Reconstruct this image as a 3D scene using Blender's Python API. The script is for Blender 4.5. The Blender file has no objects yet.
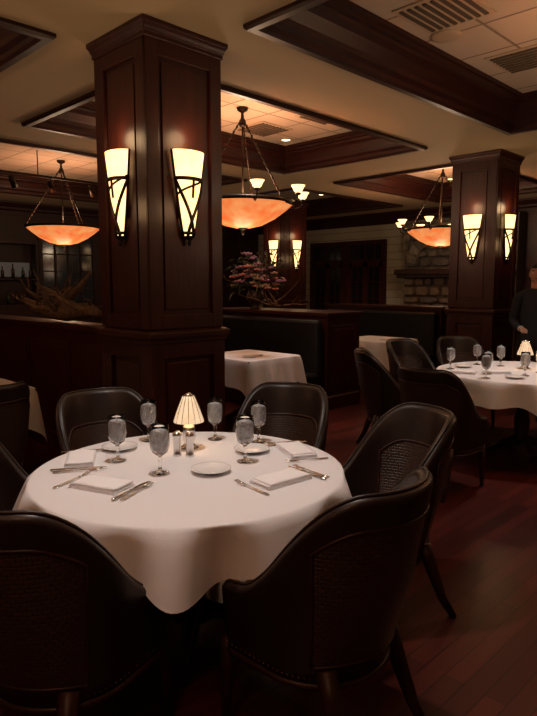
import bpy, bmesh, math, random
from mathutils import Vector, Matrix
random.seed(7)
S=math.sqrt(0.5); pi=math.pi
def W(a,d): return ((d+a)*S,(d-a)*S)

sc=bpy.context.scene
sc.view_settings.view_transform='Standard'
sc.view_settings.look='None'
sc.view_settings.exposure=0.0

# ---------------------------------------------------------------- materials
def newmat(name):
    m=bpy.data.materials.new(name); m.use_nodes=True
    nt=m.node_tree; b=nt.nodes['Principled BSDF']
    return m,nt,b
def pmat(name,col,rough=.5,metal=0,emis=None,es=0,var=None,vscale=8,bump=0,bscale=40,trans=0,ior=1.45,coat=0,stretch=None):
    m,nt,b=newmat(name)
    b.inputs['Base Color'].default_value=(*col,1)
    b.inputs['Roughness'].default_value=rough
    b.inputs['Metallic'].default_value=metal
    b.inputs['Transmission Weight'].default_value=trans
    b.inputs['IOR'].default_value=ior
    b.inputs['Coat Weight'].default_value=coat
    b.inputs['Coat Roughness'].default_value=.15
    if emis:
        b.inputs['Emission Color'].default_value=(*emis,1); b.inputs['Emission Strength'].default_value=es
    tc=nt.nodes.new('ShaderNodeTexCoord'); mp=nt.nodes.new('ShaderNodeMapping')
    nt.links.new(tc.outputs['Object'],mp.inputs[0])
    if stretch: mp.inputs['Scale'].default_value=stretch
    if var:
        n=nt.nodes.new('ShaderNodeTexNoise'); n.inputs['Scale'].default_value=vscale; n.inputs['Detail'].default_value=5
        r=nt.nodes.new('ShaderNodeValToRGB')
        r.color_ramp.elements[0].position=.3; r.color_ramp.elements[1].position=.7
        r.color_ramp.elements[0].color=(*col,1); r.color_ramp.elements[1].color=(*var,1)
        nt.links.new(mp.outputs[0],n.inputs['Vector']); nt.links.new(n.outputs[0],r.inputs[0])
        nt.links.new(r.outputs[0],b.inputs['Base Color'])
        if emis and es>0: nt.links.new(r.outputs[0],b.inputs['Emission Color'])
    if bump:
        n2=nt.nodes.new('ShaderNodeTexNoise'); n2.inputs['Scale'].default_value=bscale
        bp=nt.nodes.new('ShaderNodeBump'); bp.inputs['Strength'].default_value=bump; bp.inputs['Distance'].default_value=.01
        nt.links.new(mp.outputs[0],n2.inputs['Vector']); nt.links.new(n2.outputs[0],bp.inputs['Height']); nt.links.new(bp.outputs[0],b.inputs['Normal'])
    return m
wood=pmat('mahogany',(.030,.0055,.004),.38,var=(.060,.012,.0075),vscale=6,stretch=(6,6,.7),coat=.05)
woodd=pmat('mahogany_dark',(.022,.0052,.0038),.44,var=(.040,.0095,.006),vscale=6,stretch=(.8,.8,6))
# woven / embossed chair panel
leather,nt,b=newmat('woven_leather_panel')
b.inputs['Roughness'].default_value=.42
tc=nt.nodes.new('ShaderNodeTexCoord'); sx=nt.nodes.new('ShaderNodeSeparateXYZ'); at=nt.nodes.new('ShaderNodeMath'); at.operation='ARCTAN2'
ng=nt.nodes.new('ShaderNodeMath'); ng.operation='MULTIPLY'; ng.inputs[1].default_value=-1
sc1=nt.nodes.new('ShaderNodeMath'); sc1.operation='MULTIPLY'; sc1.inputs[1].default_value=.30
cb=nt.nodes.new('ShaderNodeCombineXYZ'); br=nt.nodes.new('ShaderNodeTexBrick')
nt.links.new(tc.outputs['Object'],sx.inputs[0]); nt.links.new(sx.outputs['Y'],ng.inputs[0])
nt.links.new(sx.outputs['X'],at.inputs[0]); nt.links.new(ng.outputs[0],at.inputs[1]); nt.links.new(at.outputs[0],sc1.inputs[0])
nt.links.new(sc1.outputs[0],cb.inputs['X']); nt.links.new(sx.outputs['Z'],cb.inputs['Y']); nt.links.new(cb.outputs[0],br.inputs['Vector'])
br.inputs['Scale'].default_value=1; br.inputs['Brick Width'].default_value=.024; br.inputs['Row Height'].default_value=.014
br.inputs['Mortar Size'].default_value=.0022; br.inputs['Mortar Smooth'].default_value=.8; br.offset=.5
br.inputs['Color1'].default_value=(.062,.027,.017,1); br.inputs['Color2'].default_value=(.042,.018,.012,1); br.inputs['Mortar'].default_value=(.010,.005,.004,1)
nt.links.new(br.outputs['Color'],b.inputs['Base Color'])
bp=nt.nodes.new('ShaderNodeBump'); bp.invert=True; bp.inputs['Strength'].default_value=.6; bp.inputs['Distance'].default_value=.0025
nt.links.new(br.outputs['Fac'],bp.inputs['Height']); nt.links.new(bp.outputs[0],b.inputs['Normal'])
leather_s=pmat('smooth_leather',(.019,.0085,.006),.40,bump=.08,bscale=120)
booth_l=pmat('booth_leather',(.007,.0065,.007),.44,bump=.15,bscale=60)
brass=pmat('nailhead_brass',(.14,.08,.035),.35,metal=1)
cream=pmat('soffit_paint',(.52,.41,.26),.85,bump=.05,bscale=90)
cloth=pmat('white_linen',(.82,.81,.84),.9,bump=.12,bscale=260)
napk=pmat('napkin_linen',(.93,.92,.95),.9,bump=.1,bscale=300)
china=pmat('china',(.86,.85,.86),.15)
silver=pmat('silver',(.75,.72,.70),.18,metal=1)
steel=pmat('dark_bronze',(.03,.017,.010),.4,metal=.6)
glass=pmat('goblet_glass',(.97,.97,.97),.03,trans=1,ior=1.3)
water=pmat('ice_water',(.9,.92,.95),.12,trans=.45,ior=1.2,bump=1.0,bscale=70,var=(.6,.62,.65),vscale=60)
bowlm=pmat('alabaster_amber',(1.0,.18,.035),.4,emis=(1,.3,.06),es=.8,var=(1.0,.40,.13),vscale=7)
cupm=pmat('frosted_cup',(1,.75,.45),.4,emis=(1,.62,.28),es=2.4)
sconm=pmat('sconce_glass',(1,.60,.22),.4,emis=(1,.66,.28),es=2.2,var=(1.0,.70,.34),vscale=5)
lampsh=pmat('lamp_shade_glass',(.9,.66,.40),.25,emis=(1,.7,.4),es=.55,var=(1.0,.80,.55),vscale=30)
canm=pmat('can_lens',(1,.9,.7),.4,emis=(1,.7,.35),es=9)
vent=pmat('vent_grey',(.10,.08,.06),.7)
ventw=pmat('vent_frame',(.55,.47,.34),.6)
stone_ms=[pmat('stone_%d'%i,c,.85,var=tuple(x*.6 for x in c),vscale=9,bump=.6,bscale=20) for i,c in enumerate([(.24,.20,.16),(.32,.27,.21),(.17,.14,.12),(.27,.21,.15)])]
shipm=pmat('painted_boards',(.48,.42,.31),.7,var=(.42,.36,.26),vscale=3)
black=pmat('black_void',(.004,.004,.004),.6)
winglass=pmat('night_window',(.018,.017,.018),.1,emis=(.4,.34,.3),es=.006)
doorglass=pmat('dark_pane',(.012,.008,.008),.12)
driftm=pmat('driftwood',(.22,.14,.09),.85,var=(.09,.05,.03),vscale=25,bump=.6,bscale=60)
leafm=pmat('leaf',(.045,.055,.028),.6)
reds=pmat('blossom_pink',(.50,.17,.17),.7); purp=pmat('blossom_purple',(.30,.14,.28),.7); yel=pmat('blossom_dried',(.38,.25,.15),.7)
vasem=pmat('urn_bronze',(.05,.03,.018),.4,metal=.3)
suit=pmat('dark_suit',(.013,.013,.016),.9); skin=pmat('skin',(.45,.23,.15),.55); hair=pmat('hair',(.012,.008,.006),.7); shirt=pmat('shirt',(.45,.43,.42),.8); lips=pmat('lips',(.25,.06,.05),.6)
bottle=pmat('bottle_glass',(.05,.03,.015),.15,coat=.5); bottleg=pmat('bottle_green',(.015,.04,.02),.15,coat=.5)
lit=pmat('bar_backlight',(.08,.07,.06),.5,emis=(.7,.6,.5),es=.05)
# floor planks
floorm,nt,b=newmat('cherry_planks')
tc=nt.nodes.new('ShaderNodeTexCoord'); br=nt.nodes.new('ShaderNodeTexBrick')
br.inputs['Scale'].default_value=1; br.inputs['Brick Width'].default_value=1.4; br.inputs['Row Height'].default_value=.085; br.inputs['Mortar Size'].default_value=.0022
br.inputs['Color1'].default_value=(.135,.022,.015,1); br.inputs['Color2'].default_value=(.065,.012,.009,1); br.inputs['Mortar'].default_value=(.010,.003,.003,1)
nf=nt.nodes.new('ShaderNodeTexNoise'); nf.inputs['Scale'].default_value=5; nf.inputs['Detail'].default_value=6
mp2=nt.nodes.new('ShaderNodeMapping'); mp2.inputs['Scale'].default_value=(1,14,1)
mx=nt.nodes.new('ShaderNodeMixRGB'); mx.blend_type='MULTIPLY'; mx.inputs[0].default_value=.55
nt.links.new(tc.outputs['Object'],br.inputs['Vector'])
nt.links.new(tc.outputs['Object'],mp2.inputs[0]); nt.links.new(mp2.outputs[0],nf.inputs['Vector'])
nt.links.new(br.outputs['Color'],mx.inputs[1]); nt.links.new(nf.outputs[0],mx.inputs[2]); nt.links.new(mx.outputs[0],b.inputs['Base Color'])
b.inputs['Roughness'].default_value=.30
# ceiling tiles
tilem,nt,b=newmat('acoustic_tile')
tc=nt.nodes.new('ShaderNodeTexCoord'); br=nt.nodes.new('ShaderNodeTexBrick'); br.offset=0
br.inputs['Scale'].default_value=1; br.inputs['Brick Width'].default_value=.6; br.inputs['Row Height'].default_value=.6; br.inputs['Mortar Size'].default_value=.014; br.inputs['Mortar Smooth'].default_value=.3
br.inputs['Color1'].default_value=(.66,.60,.48,1); br.inputs['Color2'].default_value=(.60,.54,.43,1); br.inputs['Mortar'].default_value=(.30,.25,.18,1)
nt.links.new(tc.outputs['Object'],br.inputs['Vector']); nt.links.new(br.outputs['Color'],b.inputs['Base Color']); b.inputs['Roughness'].default_value=.9
bp=nt.nodes.new('ShaderNodeBump'); bp.invert=True; bp.inputs['Strength'].default_value=.6; bp.inputs['Distance'].default_value=.02
nt.links.new(br.outputs['Fac'],bp.inputs['Height']); nt.links.new(bp.outputs[0],b.inputs['Normal'])

# ---------------------------------------------------------------- mesh builder
class MB:
    def __init__(s): s.v=[];s.f=[];s.m=[];s.s=[];s.T=Matrix.Identity(4)
    def add(s,vs,fs,mat=0,smooth=False):
        o=len(s.v); s.v+=[tuple(s.T@Vector(v)) for v in vs]
        for k,f in enumerate(fs): s.f.append(tuple(i+o for i in f)); s.m.append(mat[k] if isinstance(mat,list) else mat); s.s.append(smooth)
    def box(s,x0,x1,y0,y1,z0,z1,mat=0):
        s.add([(x0,y0,z0),(x1,y0,z0),(x1,y1,z0),(x0,y1,z0),(x0,y0,z1),(x1,y0,z1),(x1,y1,z1),(x0,y1,z1)],
              [(0,3,2,1),(4,5,6,7),(0,1,5,4),(1,2,6,5),(2,3,7,6),(3,0,4,7)],mat)
    def lathe(s,prof,segs=24,mat=0,c=(0,0,0),smooth=True):
        vs=[];fs=[];n=len(prof)
        for r,z in prof:
            for k in range(segs):
                t=2*pi*k/segs; vs.append((c[0]+max(r,.00001)*math.cos(t),c[1]+max(r,.00001)*math.sin(t),c[2]+z))
        for i in range(n-1):
            for k in range(segs):
                k2=(k+1)%segs; fs.append((i*segs+k,i*segs+k2,(i+1)*segs+k2,(i+1)*segs+k))
        s.add(vs,fs,mat,smooth)
    def tube(s,pts,rad,segs=8,mat=0,flat=1.0):
        P=[Vector(p) for p in pts]; n=len(P)
        if not hasattr(rad,'__len__'): rad=[rad]*n
        vs=[];fs=[]; up=Vector((0,0,1)); prev=None
        for i in range(n):
            t=(P[min(i+1,n-1)]-P[max(i-1,0)]).normalized()
            if prev is None:
                a=up if abs(t.z)<.9 else Vector((1,0,0)); u=t.cross(a).normalized()
            else: u=(prev-t*prev.dot(t)).normalized()
            prev=u; w=t.cross(u)
            for k in range(segs):
                th=2*pi*k/segs; q=P[i]+u*math.cos(th)*rad[i]+w*math.sin(th)*rad[i]*flat; vs.append(tuple(q))
        for i in range(n-1):
            for k in range(segs):
                k2=(k+1)%segs; fs.append((i*segs+k,i*segs+k2,(i+1)*segs+k2,(i+1)*segs+k))
        fs.append(tuple(range(segs))[::-1]); fs.append(tuple((n-1)*segs+k for k in range(segs)))
        s.add(vs,fs,mat,True)
    def rring(s,x0,x1,y0,y1,prof,mat=0):
        vs=[];fs=[]
        for i,z in prof: vs+=[(x0+i,y0+i,z),(x1-i,y0+i,z),(x1-i,y1-i,z),(x0+i,y1-i,z)]
        for j in range(len(prof)-1):
            for k in range(4):
                k2=(k+1)%4; fs.append((j*4+k,j*4+k2,(j+1)*4+k2,(j+1)*4+k))
        s.add(vs,fs,mat)
    def ball(s,c,r,mat=0,seg=8,sc=(1,1,1)):
        vs=[];fs=[];R=max(4,seg//2+1)
        for i in range(R+1):
            ph=pi*i/R
            for k in range(seg):
                t=2*pi*k/seg; vs.append((c[0]+r*sc[0]*math.sin(ph)*math.cos(t),c[1]+r*sc[1]*math.sin(ph)*math.sin(t),c[2]+r*sc[2]*math.cos(ph)))
        for i in range(R):
            for k in range(seg):
                k2=(k+1)%seg; fs.append((i*seg+k,(i+1)*seg+k,(i+1)*seg+k2,i*seg+k2))
        s.add(vs,fs,mat,True)
    def mesh(s,name,mats):
        me=bpy.data.meshes.new(name); me.from_pydata(s.v,[],s.f)
        for m in mats: me.materials.append(m)
        me.polygons.foreach_set('material_index',s.m); me.polygons.foreach_set('use_smooth',s.s)
        bm=bmesh.new(); bm.from_mesh(me); bmesh.ops.remove_doubles(bm,verts=bm.verts,dist=1e-5)
        bmesh.ops.recalc_face_normals(bm,faces=bm.faces); bm.to_mesh(me); bm.free(); me.update()
        return me
    def obj(s,name,mats,loc=(0,0,0),rz=0,bevel=0,parent=None):
        return place(s.mesh(name,mats),name,loc,rz,bevel,parent)
def place(me,name,loc=(0,0,0),rz=0,bevel=0,parent=None):
    o=bpy.data.objects.new(name,me); sc.collection.objects.link(o); o.location=loc; o.rotation_euler=(0,0,rz)
    if bevel:
        b=o.modifiers.new('bev','BEVEL'); b.width=bevel; b.segments=2; b.limit_method='ANGLE'
    if parent: o.parent=parent
    return o
def light(kind,name,loc,power,col=(1,.72,.46),rad=.08,spot=None,parent=None):
    l=bpy.data.lights.new(name,kind); l.energy=power; l.color=col
    l.shadow_soft_size=rad
    if kind=='SPOT': l.spot_size=math.radians(spot); l.spot_blend=.7
    o=bpy.data.objects.new(name,l); sc.collection.objects.link(o); o.location=loc
    if parent: o.parent=parent
    return o

# ---------------------------------------------------------------- room shell
X0,X1,Y0,Y1=-3.2,12.6,-3.2,13.0
ZS,ZC=3.28,3.60
m=MB(); m.box(X0,X1,Y0,Y1,-.1,0); m.obj('floor',[floorm])
m=MB(); m.box(X0,X1,Y0,Y1,ZC,ZC+.1); m.obj('ceiling',[tilem])
ox=[(-2.0,2.03),(3.0,6.95),(8.3,11.6)]; oy=[(-1.2,3.08),(4.27,6.6),(7.6,11.6)]
m=MB()
xs=[X0,-2.0,2.03,3.0,6.95,8.3,11.6,X1]; ys=[Y0,-1.2,3.08,4.27,6.6,7.6,11.6,Y1]
for j in range(7):
    if j%2==0: m.box(X0,X1,ys[j],ys[j+1],ZS,ZC-.002)
    else:
        for i in range(0,7,2): m.box(xs[i],xs[i+1],ys[j],ys[j+1],ZS,ZC-.002)
m.obj('ceiling_soffit',[cream])
prof=[(-.08,0),(-.08,-.025),(-.065,-.04),(-.01,-.04),(.01,-.02),(.01,.02),(.04,.05),(.045,.09),(.055,.11),(.09,.17),(.13,.205),(.135,.23),(.16,.24),(.16,.27),(.18,.28),(.18,.319)]
prof=[(i,ZS+z) for i,z in prof]
n=0
for xa,xb in ox:
    for ya,yb in oy:
        m=MB(); m.rring(xa,xb,ya,yb,prof); n+=1; m.obj('trim_%d'%n,[woodd])
# walls
m=MB(); m.box(X1,X1+.15,Y0,Y1,0,ZC)
z=.9
while z<3.1:
    m.box(X1-.02,X1-.001,7.9,Y1,z,min(z+.17,3.15),1); z+=.18
m.box(X1-.02,X1-.001,7.9,Y1,0,.9,2)
m.obj('wall_east',[wood,shipm,wood])
m=MB(); m.box(X0,X1,Y1,Y1+.15,0,ZC); m.obj('wall_north',[woodd])
m=MB(); m.box(X0-.15,X0,Y0,Y1,0,ZC); m.obj('wall_west',[cream])
m=MB(); m.box(X0,X1,Y0-.15,Y0,0,ZC); m.obj('wall_south',[cream])
m=MB(); m.rring(X0,X1,Y0,Y1,[(0,ZS-.28),(.03,ZS-.28),(.03,ZS-.19),(.06,ZS-.16),(.06,ZS-.12),(.13,ZS-.04),(.13,ZS-.001)]); m.obj('trim_crown',[woodd])
m=MB(); m.rring(X0,X1,Y0,Y1,[(.035,0),(.035,.16),(.02,.19),(0,.19)]); m.obj('baseboard_all',[woodd])

# ---------------------------------------------------------------- columns
CS=.67
def column(x,y):
    m=MB(); x1,y1=x+CS,y+CS; i=.03
    m.box(x+i,x1-i,y+i,y1-i,0,ZS-.001)
    m.rring(x,x1,y,y1,[(i,0),(-.03,0),(-.03,.17),(-.01,.19),(0,.20),(0,.22),(i,.22)])
    def frames(z0,z1,w,t):
        for (a0,a1,fx) in ((x,x1,0),(y,y1,1)):
            for side in (0,1):
                def bx(u0,u1,za,zb,tt=t):
                    if fx==0:
                        if side==0: m.box(u0,u1,y+i-tt,y+i,za,zb)
                        else: m.box(u0,u1,y1-i,y1-i+tt,za,zb)
                    else:
                        if side==0: m.box(x+i-tt,x+i,u0,u1,za,zb)
                        else: m.box(x1-i,x1-i+tt,u0,u1,za,zb)
                e=i if fx==1 else i-t
                bx(a0+e,a0+e+w,z0,z1); bx(a1-e-w,a1-e,z0,z1)
                bx(a0+e+w,a1-e-w,z0,z0+w); bx(a0+e+w,a1-e-w,z1-w,z1)
                bx(a0+e+w+.035,a1-e-w-.035,z0+w+.035,z1-w-.035,.012)
    frames(.22,1.14,.11,.03)
    m.rring(x,x1,y,y1,[(i,1.13),(-.015,1.14),(-.015,1.16),(-.03,1.18),(-.03,1.215),(-.015,1.225),(i,1.24)])
    frames(1.24,3.17,.10,.022)
    m.rring(x,x1,y,y1,[(i,3.16),(-.003,3.17),(-.003,3.20),(-.010,3.21),(-.016,3.23),(-.026,3.245),(-.03,3.25),(-.03,ZS-.001),(i,ZS-.001)])
    return m.obj('wood_column',[wood],bevel=.004)
def build_sconce():
    m=MB(); H=.58
    def w(z): t=max(0,z/H); return .040+.095*t**.85
    def P(ang,z,off=0): r=w(z)+off; return (r*math.sin(ang),-.01-(w(z)*.62+off)*math.cos(ang),z)
    A=14;Z=12;vs=[];fs=[]
    for j in range(Z+1):
        for k in range(A+1): vs.append(P(-pi/2+pi*k/A,H*j/Z))
    for j in range(Z):
        for k in range(A): a=j*(A+1)+k; fs.append((a,a+1,a+A+2,a+A+1))
    m.add(vs,fs,0,True)
    m.box(-.04,.04,-.012,0,.0,.5,1); m.box(-.07,.07,-.012,0,.12,.42,1)
    st=lambda a0,z0,a1,z1,r=.007:m.tube([P(a0+(a1-a0)*q/8,z0+(z1-z0)*q/8,.004) for q in range(9)],r,6,1)
    e=pi/2-.06
    st(-e,0,-e,H,.009); st(e,0,e,H,.009)
    st(-e,.39,e,.39,.014); st(-e,.02,e,.02,.012)
    st(-e,.39,.55,.0,.012); st(e,.39,-.55,.0,.012)
    st(-.0,.39,-.0,.26,.009); st(-e,.28,e,.41,.008)
    m.lathe([(.001,-.07),(.012,-.06),(.016,-.045),(.01,-.03),(.03,-.012),(.04,.0)],12,1,(0,-.022,0))
    return m.mesh('wall_sconce',[sconm,steel])
sconce_me=build_sconce()
cols=[(2.376,3.52),(7.80,3.60),(9.3,8.8)]
for (x,y) in cols:
    column(x,y)
    for side in (0,1):
        if side==0: loc=(x+CS/2,y+.008,1.895); rz=0
        else: loc=(x+.008,y+CS/2,1.895); rz=-pi/2
        o=place(sconce_me,'wall_sconce',loc,rz)
        light('POINT','sconce_bulb',(0,-.10,.68),2.0,(1,.62,.32),.07,parent=o)
        light('POINT','sconce_glow',(0,-.22,.2),1.2,(1,.58,.28),.08,parent=o)

# ---------------------------------------------------------------- chandeliers
def build_chandelier(cups):
    m=MB(); zr=2.51
    out=[(.001,-.29),(.10,-.285),(.23,-.255),(.38,-.18),(.51,-.085),(.575,-.03),(.60,0)]
    inn=[(.585,0),(.55,-.03),(.47,-.09),(.36,-.165),(.21,-.23),(.001,-.262)]
    m.lathe(out+inn,48,0,(0,0,zr))
    m.lathe([(.585,-.02),(.612,-.02),(.618,.0),(.612,.022),(.58,.022),(.58,.0)],48,1,(0,0,zr))
    m.lathe([(.001,-.37),(.015,-.36),(.02,-.34),(.012,-.325),(.05,-.30),(.06,-.285),(.04,-.275)],16,1,(0,0,zr))
    for k in range(3):
        t=2*pi*k/3+.6
        m.tube([(.03*math.cos(t),.03*math.sin(t),3.44),(.61*math.cos(t),.61*math.sin(t),zr)],.008,8,1)
        for q in range(1,15):
            f=q/15; m.ball(((.03+f*.58)*math.cos(t),(.03+f*.58)*math.sin(t),3.44+(zr-3.44)*f),.014,1,6,(1,1,1.5))
    m.tube([(0,0,3.48),(0,0,zr-.28)],.011,8,1)
    m.lathe([(.001,3.38),(.03,3.385),(.045,3.41),(.04,3.45),(.02,3.48),(.015,3.54),(.06,3.565),(.07,3.598),(.001,3.598)],20,1)
    if cups:
        for k in range(8):
            t=2*pi*k/8+.25; c,s_=math.cos(t),math.sin(t); R=.74
            m.tube([(.58*c,.58*s_,zr-.02),(.65*c,.65*s_,zr-.05),(.72*c,.72*s_,zr-.02),(R*c,R*s_,zr+.05)],.010,6,1)
            m.lathe([(.001,.04),(.03,.045),(.035,.06),(.025,.07)],12,1,(R*c,R*s_,zr))
            m.lathe([(.02,.065),(.045,.085),(.060,.12),(.080,.15),(.075,.15),(.05,.12),(.035,.085),(.001,.075)],16,2,(R*c,R*s_,zr))
    return m.mesh('bowl_chandelier',[bowlm,steel,cupm])
chA=build_chandelier(True); chB=build_chandelier(False)
for x,y,me,pw in [(5.0,5.43,chA,44),(4.92,9.79,chB,32),(9.75,5.5,chA,42),(-.05,.9,chA,22),(5.05,.95,chA,24),(-.05,5.43,chA,22)]:  # last three hang out of view, added to light table and soffits
    o=place(me,'bowl_chandelier',(x,y,0))
    light('POINT','chandelier_bulb',(0,0,2.62),pw,(1,.75,.48),.16,parent=o)
    light('POINT','chandelier_downglow',(0,0,2.02),8,(1,.66,.42),.18,parent=o)

# ---------------------------------------------------------------- ceiling fixtures
def can(x,y,power,spot=95,col=(1,.80,.62)):
    m=MB(); m.lathe([(.001,-.004),(.06,-.004),(.062,-.012),(.09,-.012),(.095,-.001),(.001,-.001)],24,0,(0,0,0))
    m.m=[1 if max(math.hypot(*m.v[i][:2]) for i in f)<.0605 else 0 for f in m.f]
    o=m.obj('recessed_downlight',[ventw,canm],(x,y,ZC))
    light('SPOT','downlight_lamp',(0,0,-.03),power,col,.06,spot,parent=o)
wc=(1,.90,.82)
can(1.50,2.05,135,76,wc); can(1.2,1.2,26,80)
can(6.5,6.15,40,90); can(11.1,6.1,60,90); can(5.6,2.2,135,76,wc); can(4.4,1.8,24,90); can(9.6,10.9,70,90); can(10.9,9.2,115,90); can(6.2,7.9,60,80); can(4.6,4.75,95,60,wc)  # after the first two, cans invented as fill for tables and far areas
def ceil_vent(x,y,rz):
    m=MB(); w=.28
    m.box(-w,w,-w,w,-.012,-.001,0)
    for k in range(8):
        yy=-w+.04+k*.064; m.box(-w+.04,w-.04,yy,yy+.03,-.022,-.012,1)
    m.obj('ceiling_vent',[ventw,vent],(x,y,ZC),rz)
for v in [(4.37,2.50,0),(5.78,2.45,pi/2),(5.96,4.95,0),(5.85,5.95,pi/2),(10.2,10.2,0)]: ceil_vent(*v)
m=MB(); m.lathe([(.001,-.02),(.08,-.02),(.10,-.016),(.125,-.012),(.13,-.001),(.001,-.001)],32,0); m.obj('ceiling_speaker',[ventw],(4.8,2.72,ZC))
m=MB(); m.box(2.6,6.0,9.3,9.34,3.20,3.235)
for x in (2.9,4.3,5.7): m.tube([(x,9.32,3.235),(x,9.32,3.599)],.008,6)
for x in (3.3,3.9,4.5,5.2):
    m.tube([(x,9.32,3.20),(x,9.32,3.14)],.008,6); m.tube([(x-.04,9.29,3.16),(x,9.32,3.10),(x+.05,9.35,3.02)],[.035,.04,.05],12)
m.obj('track_light',[steel])

# ---------------------------------------------------------------- half walls and booths
HW=1.21
def halfwall(x0,x1,y0,y1,h,panels_face):
    m=MB(); m.box(x0,x1,y0,y1,0,h-.05); m.box(x0-.03,x1+.03,y0-.03,y1+.03,h-.05,h-.01); m.box(x0-.015,x1+.015,y0-.015,y1+.015,h-.07,h-.05)
    m.rring(x0,x1,y0,y1,[(0,.0),(-.02,0),(-.02,.15),(0,.17)])
    L=y1-y0; n=max(1,round(L/.85))
    for k in range(n):
        a=y0+.07+k*L/n; b=y0-.07+(k+1)*L/n
        if panels_face:
            m.box(x0-.014,x0,a,b,.27,h-.17); m.box(x0-.022,x0-.014,a+.05,b-.05,.32,h-.22)
        m.box(x1,x1+.014,a,b,.27,h-.17)
    if x1-x0>.35: m.box(x0+.08,x1-.08,y0-.014,y0,.27,h-.17); m.box(x0+.13,x1-.13,y0-.022,y0-.014,.32,h-.22)
    return m.obj('partition_wall',[wood],bevel=.004)
halfwall(2.58,2.85,4.20,9.2,HW,True)
def booth(x,y0,y1,th):
    halfwall(x,x+th,y0,y1,HW+.01,False)
    m=MB(); m.box(-.15,-.034,y0+.03,y1,.40,1.12)
    m.box(-.56,-.034,y0+.03,y1,.33,.47); m.box(-.51,-.034,y0+.06,y1,.0,.33,1)
    m.obj('booth_bench',[booth_l,woodd],(x,0,0),bevel=.035)
booth(5.78,4.76,7.0,.66); booth(8.6,4.8,7.0,.5)

# ---------------------------------------------------------------- chairs
def build_chair():
    m=MB(); R=.275; arm=.20; n=60
    L=pi*R+2*arm
    def path(s):
        if s<arm: return (-R,arm-s,-1,0)
        if s>arm+pi*R: q=s-arm-pi*R; return (R,q,1,0)
        t=(s-arm)/R; return (-R*math.cos(t),-R*math.sin(t)*1.05,-math.cos(t),-math.sin(t))
    def top(s):
        u=min(s,L-s)/(L/2); t=min(1,max(0,(u-.12)/.66)); t=t*t*(3-2*t)
        return .555+.025*min(1,u*4)+.37*t
    rings=[]; K=9; th=.05
    for k in range(n+1):
        s=L*k/n; x,y,nx,ny=path(s); h=top(s); zb=.30; back=max(0,-ny)
        ring=[]
        def pt(off,z):
            f=max(0,(z-zb)/(.95-zb)); lean=.015*f+.085*back*f**1.4
            tap=-.05*(1-min(1,f*2.2))
            return (x+nx*(off+lean+tap*.6),y+ny*(off+lean+tap),z)
        for j in range(K): ring.append(pt(0,zb+(h-th/2-zb)*j/(K-1)))
        for j in range(1,6):
            a=pi*j/6; ring.append(pt(-th/2+th/2*math.cos(a),h-th/2+th/2*math.sin(a)))
        for j in range(K): ring.append(pt(-th,h-th/2-(h-th/2-zb)*j/(K-1)))
        rings.append(ring)
    N=len(rings[0]); vs=[p for r in rings for p in r]; fs=[]; ms=[]
    for k in range(n):
        for j in range(N):
            j2=(j+1)%N; fs.append((k*N+j,k*N+j2,(k+1)*N+j2,(k+1)*N+j))
            ms.append(0 if (16<k<n-17 and (1<=j<K-2 or K+6<j<N-2)) else 1)
    m.add(vs,fs,ms,True); m.add(rings[0],[tuple(range(N))],1); m.add(rings[-1],[tuple(range(N))],1)
    m.tube([Vector(r[K+2])+Vector((0,0,.002)) for r in rings],.006,6,1)
    for j0,j1 in ((1,K-2),(K+7,N-2)):
        loop=[rings[k][j0] for k in range(17,n-16)]+[rings[n-17][j] for j in range(j0+1,j1+1)]+[rings[k][j1] for k in range(n-18,16,-1)]+[rings[17][j] for j in range(j1-1,j0-1,-1)]
        m.tube(loop,.006,6,3)
    for k in range(0,n+1):
        q=rings[k][0]; x,y,nx,ny=path(L*k/n)
        m.ball((q[0]+nx*.002,q[1]+ny*.002,q[2]+.025),.005,2,6)
    m.tube([r[0] for r in rings],.012,6,3)
    cs=[]; ri=R-.045
    for k in range(25):
        t=pi*k/24; cs.append((-ri*math.cos(t),-ri*math.sin(t)*1.0))
    cs+= [(ri,.18),(ri-.02,.255),(ri-.06,.275),(0,.29),(-ri+.06,.275),(-ri+.02,.255),(-ri,.18)]
    q=len(cs); vs=[];fs=[]
    for sc_,z in ((.93,.30),(.97,.31),(1,.34),(1,.42),(.985,.45),(.93,.47),(.6,.483),(.01,.486)):
        vs+=[(x*sc_,.02+(y-.02)*sc_,z) for x,y in cs]
    for j in range(7):
        for k in range(q): k2=(k+1)%q; fs.append((j*q+k,j*q+k2,(j+1)*q+k2,(j+1)*q+k))
    m.add(vs,fs,1,True); m.add([(x*.93,.02+(y-.02)*.93,.30) for x,y in cs],[tuple(range(q))],1)
    for sx in (-1,1):
        m.tube([(sx*.215,.225,.33),(sx*.22,.23,.20),(sx*.225,.24,0)],[.030,.024,.015],8,3)
        m.tube([(sx*.175,-.17,.36),(sx*.19,-.21,.24),(sx*.205,-.26,.10),(sx*.215,-.32,0)],[.036,.030,.022,.016],8,3)
    m.box(-.20,.20,.21,.245,.25,.31,3)
    return m.mesh('dining_chair',[leather,leather_s,brass,woodd])
chair_me=build_chair()
def chair(a,d,ta,td,tw=0):
    x,y=W(a,d); tx,ty=W(ta,td); rz=math.atan2(ty-y,tx-x)-pi/2+tw
    return place(chair_me,'dining_chair',(x,y,0),rz)
C=(-.34,2.57)
for a,d,tw in [(.175,2.01,.08),(-.67,1.90,0),(.50,2.80,.05),(.02,3.35,0),(-.80,3.17,0),(-1.22,2.62,0)]:
    chair(a,d,*C,tw)

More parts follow.
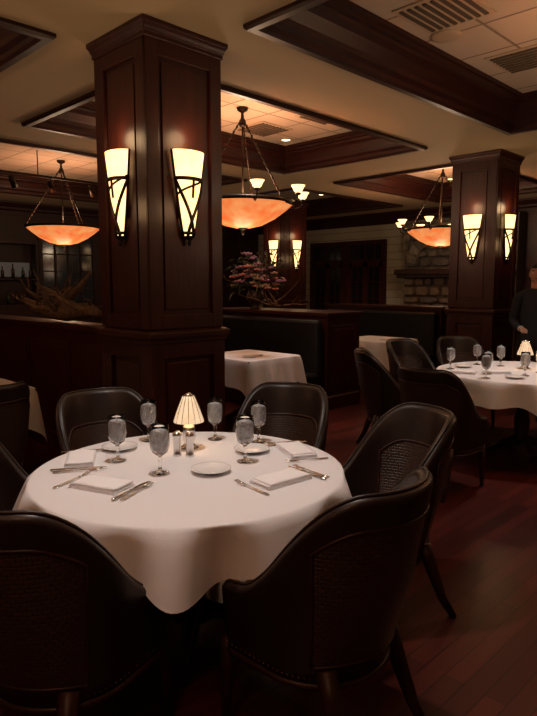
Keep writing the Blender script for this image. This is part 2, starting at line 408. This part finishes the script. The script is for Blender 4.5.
# ---------------------------------------------------------------- tables and cloths
def build_cloth(rad,zt,drop,fold=.03,nf=11,seg=160,seed=0):
    rnd=random.Random(seed); ph=[rnd.uniform(0,6.28) for _ in range(4)]
    m=MB(); vs=[];fs=[]
    rings=[]
    for q in (0.001,.25,.5,.75,.92,.985): rings.append(('t',q))
    for q in (0,.04,.12,.25,.4,.55,.7,.85,1.0): rings.append(('d',q))
    for kind,q in rings:
        for k in range(seg):
            t=2*pi*k/seg; R=rad(t); D=drop(t)
            if kind=='t': r=R*q; z=zt+.0006*math.sin(5*t+q*9)*(q<.95)
            else:
                w=(math.sin(nf*t+ph[0]+.8*math.sin(2*t))+.5*math.sin((nf+5)*t+ph[1])+.4*math.sin(5*t+ph[2]))
                r=R+.010*min(1,q*8)+(.045*q+fold*q**.7*w*.7)*min(1.5,D/.2)
                z=zt-.004-(D*q)-.010*q*w if q>0 else zt-.003
            vs.append((r*math.cos(t),r*math.sin(t),z))
    n=len(rings)
    for i in range(n-1):
        for k in range(seg): k2=(k+1)%seg; fs.append((i*seg+k,i*seg+k2,(i+1)*seg+k2,(i+1)*seg+k))
    m.add(vs,fs,0,True)
    return m
def table_base(m,rx,ry,zt,round_=True):
    if round_:
        m.lathe([(.001,zt-.045),(rx-.03,zt-.045),(rx-.012,zt-.03),(rx-.012,zt-.008),(.001,zt-.008)],48,0)
    else: m.box(-rx+.015,rx-.015,-ry+.015,ry-.015,zt-.05,zt-.008)
    m.lathe([(.001,zt-.05),(.10,zt-.05),(.06,zt-.10),(.05,.40),(.07,.30),(.06,.12),(.09,.08),(.001,.08)],20,0)
    for k in range(4):
        t=pi/4+k*pi/2; c,s_=math.cos(t),math.sin(t)
        m.tube([(.04*c,.04*s_,.12),(.17*c,.17*s_,.09),(.30*c,.30*s_,.025)],[.04,.032,.024],8,0)
ZT=.76
front=math.radians(225)
def drop_main(t):
    p=t-front-math.radians(10); c=math.cos(p)
    return .13+.10*max(0,c)**20+.10*max(0,-c)**7+.05*max(0,math.cos(p-1.5))**12+.06*max(0,math.cos(p+1.5))**12
tx,ty=W(*C); RT=.665
m=MB(); table_base(m,RT,RT,ZT); m.obj('round_dining_table',[woodd],(tx,ty,0))
build_cloth(lambda t:RT,ZT,drop_main,.058,11,280,4).obj('tablecloth',[cloth],(tx,ty,0))
C2=(2.36,5.55); x2,y2=W(*C2)
m=MB(); table_base(m,.78,.78,ZT); m.obj('round_dining_table',[woodd],(x2,y2,0))
build_cloth(lambda t:.78,ZT,lambda t:.2+.18*abs(math.cos(2*(t-front)-.3))**4,.036,11,160,5).obj('tablecloth',[cloth],(x2,y2,0))
for a,d in [(1.33,4.58),(1.18,5.62),(1.62,6.45),(2.20,6.72)]: chair(a,d,*C2,0)
def rect_table(cx,cy,hx,hy,seed):
    m=MB(); table_base(m,hx,hy,ZT,False); m.obj('square_dining_table',[woodd],(cx,cy,0))
    rad=lambda t:(abs(math.cos(t)/hx)**14+abs(math.sin(t)/hy)**14)**(-1/14)
    def dr(t):
        u=abs(math.cos(t))/hx; v=abs(math.sin(t))/hy; q=min(u,v)/max(u,v); return .28+.16*q**5
    build_cloth(rad,ZT,dr,.016,14,200,seed).obj('tablecloth',[cloth],(cx,cy,0))
rect_table(4.70,5.02,.42,.45,1); rect_table(7.48,5.2,.42,.45,2); rect_table(1.60,4.95,.42,.42,4)
place(chair_me,'dining_chair',(1.38,4.02,0),0)
place(chair_me,'dining_chair',(1.75,5.85,0),pi)

# ---------------------------------------------------------------- tabletop
def build_goblet():
    m=MB(); k=1.1
    o=[(.001,0),(.034,.001),(.035,.004),(.02,.008),(.007,.014),(.0055,.03),(.007,.05),(.009,.058),(.006,.066),(.014,.072),(.030,.085),(.037,.105),(.039,.13),(.0365,.165),(.034,.19),
             (.0325,.19),(.035,.165),(.0372,.13),(.0352,.105),(.028,.088),(.012,.077),(.001,.075)]
    m.lathe([(r*k,z*k) for r,z in o],24,0)
    m.lathe([(r*k,z*k) for r,z in [(.001,.0765),(.012,.0785),(.0275,.0895),(.0345,.106),(.0365,.13),(.0345,.165),(.0338,.172),(.02,.176),(.001,.174)]],24,1)
    return m.mesh('water_goblet',[glass,water])
gob=build_goblet()
def put(me,name,a,d,z=ZT+.001,rz=0): x,y=W(a,d); return place(me,name,(x,y,z),rz)
for a,d in [(-.68,2.67),(-.61,3.03),(-.457,2.49),(-.275,3.06),(-.105,2.66),(-.05,3.00)]: put(gob,'water_goblet',a,d,rz=random.random())
for a,d in [(1.95,5.36),(2.27,5.90),(2.24,5.26),(1.72,5.70),(2.08,6.02),(2.46,5.45),(1.85,5.12)]: put(gob,'water_goblet',a,d)
def build_lamp():
    m=MB()
    m.lathe([(.001,0),(.045,0),(.047,.008),(.03,.018),(.022,.03),(.03,.045),(.032,.10),(.028,.115),(.012,.125),(.008,.16),(.001,.165)],24,0)
    m.lathe([(.074,.135),(.073,.14),(.058,.185),(.038,.235),(.026,.262),(.024,.262),(.036,.234),(.056,.184),(.072,.135)],28,1)
    for k in range(14):
        t=2*pi*k/14; c,s_=math.cos(t),math.sin(t)
        m.tube([(.0745*c,.0745*s_,.136),(.059*c,.059*s_,.186),(.039*c,.039*s_,.236),(.027*c,.027*s_,.263)],.002,4,0)
    m.lathe([(.001,.275),(.010,.273),(.028,.263),(.024,.26),(.001,.262)],20,0)
    m.lathe([(.001,.165),(.010,.165),(.012,.19),(.006,.21),(.001,.215)],12,2)
    return m.mesh('table_lamp',[silver,lampsh,canm])
lampme=build_lamp()
o=put(lampme,'table_lamp',-.385,2.88); light('POINT','lamp_bulb',(0,0,.12),.4,(1,.66,.38),.03,parent=o)
o=put(lampme,'table_lamp',2.43,5.72); light('POINT','lamp_bulb',(0,0,.12),.5,(1,.66,.38),.03,parent=o)
m=MB(); m.lathe([(.001,0),(.02,0),(.021,.005),(.018,.012),(.018,.085),(.021,.09),(.020,.105),(.012,.115),(.001,.118)],20,0)
shk=m.mesh('salt_shaker',[silver]); shk2=shk.copy()
put(shk,'salt_shaker',-.425,2.76); put(shk2,'pepper_shaker',-.365,2.75)
def build_plate(r):
    m=MB(); m.lathe([(.001,.003),(r*.5,.003),(r*.62,.005),(r*.9,.014),(r,.017),(r*1.005,.019),(r*.9,.018),(r*.63,.009),(r*.5,.0065),(.001,.0065)],36,0); return m.mesh('bread_plate',[china])
pl=build_plate(.085)
for a,d in [(-.245,2.51),(-.08,2.83),(-.72,2.87)]: put(pl,'bread_plate',a,d)
for a,d in [(2.1,5.12),(2.62,5.32),(1.88,5.82)]: put(pl,'bread_plate',a,d)
def build_napkin():
    m=MB()
    for k,(w,h,dx) in enumerate([(.115,.065,0),(.112,.063,.003),(.113,.061,-.002),(.108,.060,.004)]):
        vs=[];fs=[];nx,ny=14,8; z=.006*k
        for j in range(ny+1):
            for i in range(nx+1):
                u=i/nx*2-1;v=j/ny*2-1
                vs.append((dx+u*w,v*h,z+.006-.004*max(abs(u),abs(v))**8+.0016*math.sin(u*5+k)*math.cos(v*3+k)))
        o=len(vs)
        for j in range(ny+1):
            for i in range(nx+1): u=i/nx*2-1;v=j/ny*2-1; vs.append((dx+u*w,v*h,z))
        for j in range(ny):
            for i in range(nx):
                a=j*(nx+1)+i; q=(a,a+1,a+nx+2,a+nx+1); fs.append(q); fs.append(tuple(x+o for x in q[::-1]))
        for i in range(nx):
            fs.append((i,i+1,o+i+1,o+i)); b=ny*(nx+1); fs.append((b+i,b+i+1,o+b+i+1,o+b+i))
        for j in range(ny):
            a=j*(nx+1); fs.append((a,a+nx+1,o+a+nx+1,o+a)); a+=nx; fs.append((a,a+nx+1,o+a+nx+1,o+a))
        m.add(vs,fs,0,True)
    return m.mesh('folded_napkin',[napk])
nap=build_napkin()
def build_fork():
    m=MB(); m.tube([(-.10,0,.003),(-.07,0,.003),(0,0,.005),(.04,0,.007),(.05,0,.006)],[.007,.0075,.004,.0035,.008],8,0,.35)
    m.tube([(.048,0,.006),(.062,0,.004)],[.009,.0115],8,0,.25)
    for k in range(4): y=-.009+k*.006; m.tube([(.058,y,.004),(.08,y,.005),(.105,y,.010)],[.0022,.002,.0012],5,0)
    return m.mesh('dinner_fork',[silver])
def build_knife():
    m=MB(); m.tube([(-.115,0,.005),(-.11,0,.005),(-.03,0,.005),(-.005,0,.005)],[.004,.009,.0075,.005],8,0,.55)
    m.tube([(-.008,0,.005),(.01,.002,.005),(.08,.002,.005),(.11,-.001,.005),(.122,-.006,.005)],[.006,.0105,.0105,.007,.001],8,0,.15)
    return m.mesh('dinner_knife',[silver])
fork=build_fork(); knife=build_knife()
def setting(a,d,rot,us=(-.15,.145,.172)):
    rot=rot-pi/4
    x,y=W(a,d); c,s_=math.cos(rot),math.sin(rot)
    place(nap,'folded_napkin',(x,y,ZT+.001),rot)
    for me,nm,u,dr in ((fork,'dinner_fork',us[0],pi/2),(knife,'dinner_knife',us[1],pi/2),(fork,'dinner_fork',us[2],pi/2+.03)):
        place(me,nm,(x+c*u,y+s_*u,ZT+.002),rot+dr)
setting(-.66,2.32,-.42); setting(.05,2.39,.70)
setting(-.85,2.68,-1.35); setting(.13,2.82,1.9)
for a,d,r in [(2.05,5.42,0),(2.5,5.05,.3),(1.75,5.42,-.5)]: place(nap,'folded_napkin',(*W(a,d),ZT+.001),r-pi/4)
place(nap,'folded_napkin',(4.6,4.85,ZT+.001),.2); place(nap,'folded_napkin',(7.4,5.0,ZT+.001),.2)

# ---------------------------------------------------------------- fireplace
m=MB(); fy0,fy1=5.2,7.82; fx=12.2
m.box(fx+.06,12.598,fy0,fy1,0,3.0,4)
rnd=random.Random(3); z=.0
def stone(m,y,z,w,h,mi):
    g=.012; d=rnd.uniform(.0,.05)
    vs=[]; n=10; cy,cz=y+w/2,z+h/2
    outl=[]
    for k in range(n):
        t=2*pi*k/n; sx=(abs(math.cos(t))**.45)*(1 if math.cos(t)>0 else -1); sz=(abs(math.sin(t))**.45)*(1 if math.sin(t)>0 else -1)
        outl.append((cy+sx*(w/2-g)*rnd.uniform(.9,1),cz+sz*(h/2-g)*rnd.uniform(.88,1)))
    for s_,xx in ((1,fx+.065),(1,fx+.02-d*.5),(.86,fx-.012-d)): vs+=[(xx,cy+(p[0]-cy)*s_,cz+(p[1]-cz)*s_) for p in outl]
    fs=[(j*n+k,j*n+(k+1)%n,(j+1)*n+(k+1)%n,(j+1)*n+k) for j in range(2) for k in range(n)]+[tuple(2*n+k for k in range(n))]
    m.add(vs,fs,mi,False)
while z<2.95:
    h=rnd.uniform(.13,.26); h=min(h,3.0-z); y=fy0
    while y<fy1-.02:
        w=min(rnd.uniform(.2,.48),fy1-y); cy,cz=y+w/2,z+h/2
        inside=abs(cy-6.6)<.62 and cz<1.0
        if not inside and w>.08: stone(m,y,z,w,h,rnd.randrange(4))
        y+=w
    z+=h
m.box(fx-.02,fx+.061,6.03,7.17,0.02,.98,5)
for k in range(9):
    t=pi*(k+.5)/9; cy=6.95+.6*math.cos(t); cz=2.05+.5*math.sin(t)
    m.T=Matrix.Translation((0,cy,cz))@Matrix.Rotation(t-pi/2,4,'X')
    m.box(fx-.10,fx+.03,-.10,.10,-.12,.12,k%4); m.T=Matrix.Identity(4)
m.obj('stone_fireplace',stone_ms+[stone_ms[2],black],bevel=.012)
m=MB(); m.box(fx-.28,fx-.07,fy0-.02,fy1+.06,1.78,1.90); m.box(fx-.22,fx-.07,fy0,fy1+.03,1.71,1.78)
m.obj('fireplace_mantel',[woodd],bevel=.01)

# ---------------------------------------------------------------- french doors (east wall)
def french(name,y0,y1,zt):
    m=MB(); xf=12.53; xb=12.578; zm=2.1
    m.box(xf,xb,y0-.1,y0,0,zt+.1); m.box(xf,xb,y1,y1+.1,0,zt+.1); m.box(xf,xb,y0,y1,zt,zt+.1); m.box(xf,xb,y0,y1,zm,zm+.08)
    m.box(xb-.014,xb,y0,y1,0,zt,1)
    mid=(y0+y1)/2; xg=xb-.015
    for a,b in ((y0,mid),(mid,y1)):
        m.box(xf,xg,a,a+.08,0,zm); m.box(xf,xg,b-.08,b,0,zm); m.box(xf,xg,a,b,0,.35); m.box(xf,xg,a,b,zm-.1,zm)
        for k in range(1,2): yy=a+.08+(b-a-.16)*k/2; m.box(xf+.005,xg,yy-.012,yy+.012,.35,zt)
        for k in range(1,4): zz=.35+1.7*k/4; m.box(xf+.005,xg,a,b,zz-.012,zz+.012)
        m.box(xf,xg,a,a+.04,zm,zt)
    m.ball((xf-.02,mid-.05,1.05),.03,2); m.ball((xf-.02,mid+.05,1.05),.03,2)
    m.obj(name,[wood,doorglass,brass])
french('door_1',8.62,9.62,2.55); french('door_2',9.84,10.84,2.55)
def window(name,x0,x1,z0,z1):
    m=MB(); y=12.94; m.box(x0,x1,12.985,12.999,z0,z1,1)
    for a,b,c,d in ((x0-.08,x0,z0-.08,z1+.08),(x1,x1+.08,z0-.08,z1+.08),(x0,x1,z0-.08,z0),(x0,x1,z1,z1+.08)): m.box(a,b,y,12.999,c,d)
    for k in range(1,4): xx=x0+(x1-x0)*k/4; m.box(xx-.02,xx+.02,y+.01,12.984,z0,z1)
    for k in range(1,4): zz=z0+(z1-z0)*k/4; m.box(x0,x1,y+.01,12.984,zz-.015,zz+.015)
    m.obj(name,[woodd,winglass])
window('window_1',6.0,7.2,1.1,2.6); window('window_2',8.0,9.4,1.1,2.6); window('window_3',1.8,3.6,1.1,2.6)
# back bar
m=MB(); m.box(4.2,5.8,12.55,12.995,0,1.1); m.box(4.18,5.82,12.5,12.995,1.1,1.15)
m.box(4.2,4.26,12.7,12.995,1.15,2.4); m.box(5.74,5.8,12.7,12.995,1.15,2.4); m.box(4.2,5.8,12.7,12.995,2.4,2.48); m.box(4.26,5.74,12.97,12.995,1.15,2.4)
m.box(4.26,5.74,12.72,12.97,1.65,1.68)
m.box(4.3,5.7,12.96,12.969,1.72,2.02,3)
rnd=random.Random(5)
for z in (1.15,1.68):
    x=4.35
    while x<5.68:
        mi=rnd.choice((1,2)); h=rnd.uniform(.24,.31)
        m.lathe([(.001,0),(.036,0),(.036,h*.6),(.014,h*.75),(.013,h),(.001,h)],10,mi,(x,12.84,z)); x+=rnd.uniform(.12,.22)
m.obj('back_bar',[woodd,bottle,bottleg,lit])

# ---------------------------------------------------------------- driftwood
def branches(m,rnd,base,n,L,r0,mat=0,spread=1,upb=.35):
    for k in range(n):
        p=Vector(base(k)); t=rnd.uniform(0,2*pi); dirv=Vector((math.cos(t)*.45*spread,math.sin(t)*spread,rnd.uniform(-.05,upb))).normalized()
        pts=[p.copy()];rad=[r0*rnd.uniform(.6,1)]
        st=rnd.randint(5,8)
        for j in range(st):
            dirv=(dirv+Vector((rnd.uniform(-.4,.4),rnd.uniform(-.4,.4),rnd.uniform(-.25,.35)))).normalized()
            p=p+dirv*L/st; p.z=max(p.z,base(k)[2]); pts.append(p.copy()); rad.append(rad[0]*(1-(j+1)/(st+.5)))
            if j in (2,4):
                q=p.copy(); dv=(dirv+Vector((rnd.uniform(-1,1),rnd.uniform(-1,1),rnd.uniform(0,1)))).normalized()
                pp=[q.copy()]
                for _ in range(3): q=q+dv*L*.12; dv=(dv+Vector((rnd.uniform(-.5,.5),rnd.uniform(-.5,.5),rnd.uniform(-.1,.5)))).normalized(); pp.append(q.copy())
                m.tube(pp,[rad[-1]*.8,rad[-1]*.55,rad[-1]*.35,rad[-1]*.1],6,mat)
        m.tube(pts,rad,7,mat)
m=MB(); rnd=random.Random(11)
m.tube([(0,-.75,.10),(.03,-.5,.12),(-.02,-.2,.09),(.02,.15,.09),(0,.45,.12),(.02,.8,.2)],[.03,.07,.085,.075,.055,.015],10,0)
m.tube([(.02,-.3,.1),(-.03,-.1,.2),(.02,.2,.26),(0,.5,.36)],[.07,.06,.04,.012],9,0)
m.tube([(0,.1,.1),(.02,-.15,.22),(0,-.4,.32),(.01,-.6,.46)],[.06,.05,.035,.01],9,0)
branches(m,rnd,lambda k:(0,-.6+k*.12,.09),11,.55,.04,0,1,.6)
m.obj('driftwood_branch',[driftm],(2.715,5.55,1.204))
# ---------------------------------------------------------------- flower arrangement
m=MB(); rnd=random.Random(21)
m.lathe([(.001,0),(.08,0),(.07,.02),(.05,.04),(.10,.09),(.13,.15),(.12,.21),(.10,.24),(.11,.26),(.10,.26),(.09,.24),(.001,.23)],24,0)
def leaf(m,p,dv,L,w,mat):
    d=Vector(dv).normalized(); sd=d.cross(Vector((0,0,1))); sd=sd.normalized() if sd.length>.01 else Vector((1,0,0))
    p=Vector(p); q=p+d*L*.5+Vector((0,0,.02)); e=p+d*L+Vector((0,0,-.03))
    m.add([p,q+sd*w,e,q-sd*w,p+d*L*.25+sd*w*.7,p+d*L*.25-sd*w*.7],[(0,4,1,2,3,5)],mat,False)
for k in range(210):
    t=rnd.uniform(0,2*pi); zz=rnd.uniform(-.35,1); rr=math.sqrt(1-zz*zz); R=rnd.uniform(.14,.36) if k%4 else rnd.uniform(.30,.42)
    d=Vector((math.cos(t)*rr,math.sin(t)*rr,zz*1.05)); p=Vector((0,0,.38))+d*R
    m.tube([(0,0,.22),tuple(Vector((0,0,.3))+d*R*.4),tuple(p)],.004,5,1) if k%3==0 else None
    if k%3==0:
        mi=rnd.choice((2,3,4,2,3)); br_=rnd.uniform(.8,1.5)
        for j in range(8):
            u=2*pi*j/8; m.ball((p.x+.030*br_*math.cos(u),p.y+.030*br_*math.sin(u),p.z+.006*(j%2)),.022*br_,mi,6,(1,1,.6))
        m.ball((p.x,p.y,p.z+.01),.02*br_,4,6)
    else: leaf(m,p,(d.x+rnd.uniform(-.5,.5),d.y+rnd.uniform(-.5,.5),d.z*.4+rnd.uniform(-.5,.4)),rnd.uniform(.09,.16),.026,1)
branches(m,rnd,lambda k:(0,0,.3),9,.62,.010,5,1,1.3)
branches(m,rnd,lambda k:(0,-.25-.05*k,.05),7,.6,.018,5,1,.5)
m.obj('flower_arrangement',[vasem,leafm,reds,purp,yel,driftm],(6.06,6.33,1.215))

# ---------------------------------------------------------------- standing man
man=bpy.data.objects.new('standing_man',None); sc.collection.objects.link(man)
mx_,my_=W(3.04,6.95); man.location=(mx_,my_,0)
fx_,fy_=W(2.5,6.0); man.rotation_euler=(0,0,math.atan2(fy_-my_,fx_-mx_)-pi/2)
def skinned(name,verts,edges,radii,mat,roots,sub=2):
    me=bpy.data.meshes.new(name); me.from_pydata(verts,edges,[]); me.materials.append(mat)
    o=bpy.data.objects.new(name,me); sc.collection.objects.link(o); o.parent=man
    sm=o.modifiers.new('skin','SKIN'); sm.use_smooth_shade=True
    for i,r in enumerate(radii):
        rr=r if hasattr(r,'__len__') else (r,r); me.skin_vertices[0].data[i].radius=rr
        me.skin_vertices[0].data[i].use_root=(i in roots)
    s2=o.modifiers.new('sub','SUBSURF'); s2.levels=sub; s2.render_levels=sub
    return o
V=[(0,0,.99),(0,0,1.14),(0,.01,1.36),(0,-.01,1.52),(0,0,1.585),
   (-.19,-.01,1.47),(-.25,-.03,1.18),(-.21,.17,1.05),(.19,-.01,1.47),(.25,-.03,1.18),(.14,.20,1.10),
   (-.10,0,.92),(-.11,.02,.52),(-.11,-.02,.12),(.10,0,.92),(.11,.02,.52),(.11,-.02,.12)]
E=[(0,1),(1,2),(2,3),(3,4),(3,5),(5,6),(6,7),(3,8),(8,9),(9,10),(0,11),(11,12),(12,13),(0,14),(14,15),(15,16)]
Rr=[(.17,.12),(.16,.115),(.19,.13),(.10,.08),.055,.075,.055,.042,.075,.055,.042,(.105,.105),.075,.06,.105,.075,.06]
skinned('suit_body',V,E,Rr,suit,{0})
for sx in (-1,1):
    skinned('shoe',[(sx*.11,-.07,.05),(sx*.11,.02,.055),(sx*.12,.12,.045),(sx*.12,.19,.035)],[(0,1),(1,2),(2,3)],[.04,.05,.045,.03],hair,{0})
def hand(wx,wy,wz,dirx,sgn):
    d=Vector((dirx,1,.0)).normalized(); s_=Vector((d.y,-d.x,0))*sgn; w=Vector((wx,wy,wz))
    vs=[];es=[];rs=[];roots=set()
    def chain(pts,rr):
        o=len(vs); roots.add(o)
        for p,r in zip(pts,rr): vs.append(tuple(p)); rs.append(r)
        for k in range(len(pts)-1): es.append((o+k,o+k+1))
    chain([w-d*.03,w+d*.03,w+d*.085],[.027,(.036,.018),(.036,.017)])
    for j,L in enumerate((.068,.078,.072,.055)):
        b=w+d*.075+s_*(-.029+.019*j); chain([b,b+d*L*.5+Vector((0,0,-.006)),b+d*L*.8+Vector((0,0,-.024)),b+d*L*.9+Vector((0,0,-.044))],[.0095,.009,.0085,.007])
    b=w+d*.03-s_*.028; chain([b,b+d*.025-s_*.026,b+d*.055-s_*.030+Vector((0,0,-.01))],[.012,.010,.008])
    skinned('hand',vs,es,rs,skin,roots)
    m=MB(); m.tube([w-d*.045,w-d*.02],[.036,.036],12,0); m.obj('shirt_cuff',[shirt],parent=man)
hand(-.195,.215,1.045,.3,1); hand(.11,.235,1.105,-.4,-1)
m=MB(); m.tube([(0,-.005,1.53),(0,.0,1.58),(0,.008,1.66)],[.062,.056,.055],14,0); m.obj('neck',[skin],parent=man)
m=MB(); vs=[];fs=[];SG=28;RG=22
for i in range(RG+1):
    ph=pi*i/RG
    for k in range(SG):
        t=2*pi*k/SG; x=math.sin(ph)*math.cos(t); y=math.sin(ph)*math.sin(t); z=math.cos(ph)
        jaw=1-.28*max(0,-z-.1); X=.076*x*jaw; Y=.097*y*(1-.12*max(0,-z)); Z=.118*z
        if y>0:
            fr=y**2
            Y+=.024*fr*math.exp(-((z+.08)/.16)**2-(x/.16)**2)
            Y-=.012*fr*math.exp(-((z-.12)/.11)**2)*(math.exp(-((x-.38)/.2)**2)+math.exp(-((x+.38)/.2)**2))
            Y+=.007*fr*math.exp(-((z+.45)/.09)**2-(x/.3)**2); Y+=.008*fr*math.exp(-((z+.8)/.15)**2-(x/.4)**2)
        vs.append((X,Y,Z))
for i in range(RG):
    for k in range(SG): k2=(k+1)%SG; fs.append((i*SG+k,(i+1)*SG+k,(i+1)*SG+k2,i*SG+k2))
m.add(vs,fs,0,True)
for sx in (-1,1):
    m.ball((sx*.029,.083,.012),.011,1,10); m.ball((sx*.029,.0925,.012),.005,2,8)
    m.ball((sx*.078,-.005,-.008),.03,0,10,(.3,.6,1)); m.tube([(sx*.014,.093,.033),(sx*.03,.094,.037),(sx*.045,.084,.032)],.004,6,2)
m.tube([(-.024,.092,-.052),(0,.100,-.053),(.024,.092,-.052)],.004,6,3)
vs=[];fs=[]
for i in range(12):
    ph=pi*.60*i/11
    for k in range(SG):
        t=2*pi*k/SG; x=math.sin(ph)*math.cos(t); y=math.sin(ph)*math.sin(t); z=math.cos(ph)
        if y>0: z=max(z,.48*min(1,y*2.2)+z*(1-min(1,y*2.2)))
        vs.append((.083*x,.103*y*(1 if y<0 else .95),.126*z+.002))
for i in range(11):
    for k in range(SG): k2=(k+1)%SG; fs.append((i*SG+k,(i+1)*SG+k,(i+1)*SG+k2,i*SG+k2))
m.add(vs,fs,2,True)
m.obj('head',[skin,china,hair,lips],(0,.02,1.745),parent=man)
man.scale=(.96,.96,.96)

# ---------------------------------------------------------------- world & camera
w=bpy.data.worlds.new('World'); sc.world=w; w.use_nodes=True
w.node_tree.nodes['Background'].inputs[0].default_value=(1,.7,.45,1); w.node_tree.nodes['Background'].inputs[1].default_value=.005
cam=bpy.data.cameras.new('Camera'); co=bpy.data.objects.new('Camera',cam); sc.collection.objects.link(co)
co.location=(0,0,1.55); co.rotation_euler=(math.radians(90-6.85),0,math.radians(-45))
cam.sensor_fit='VERTICAL'; cam.sensor_height=24; cam.lens=608/716*24; cam.clip_start=.02
sc.camera=co
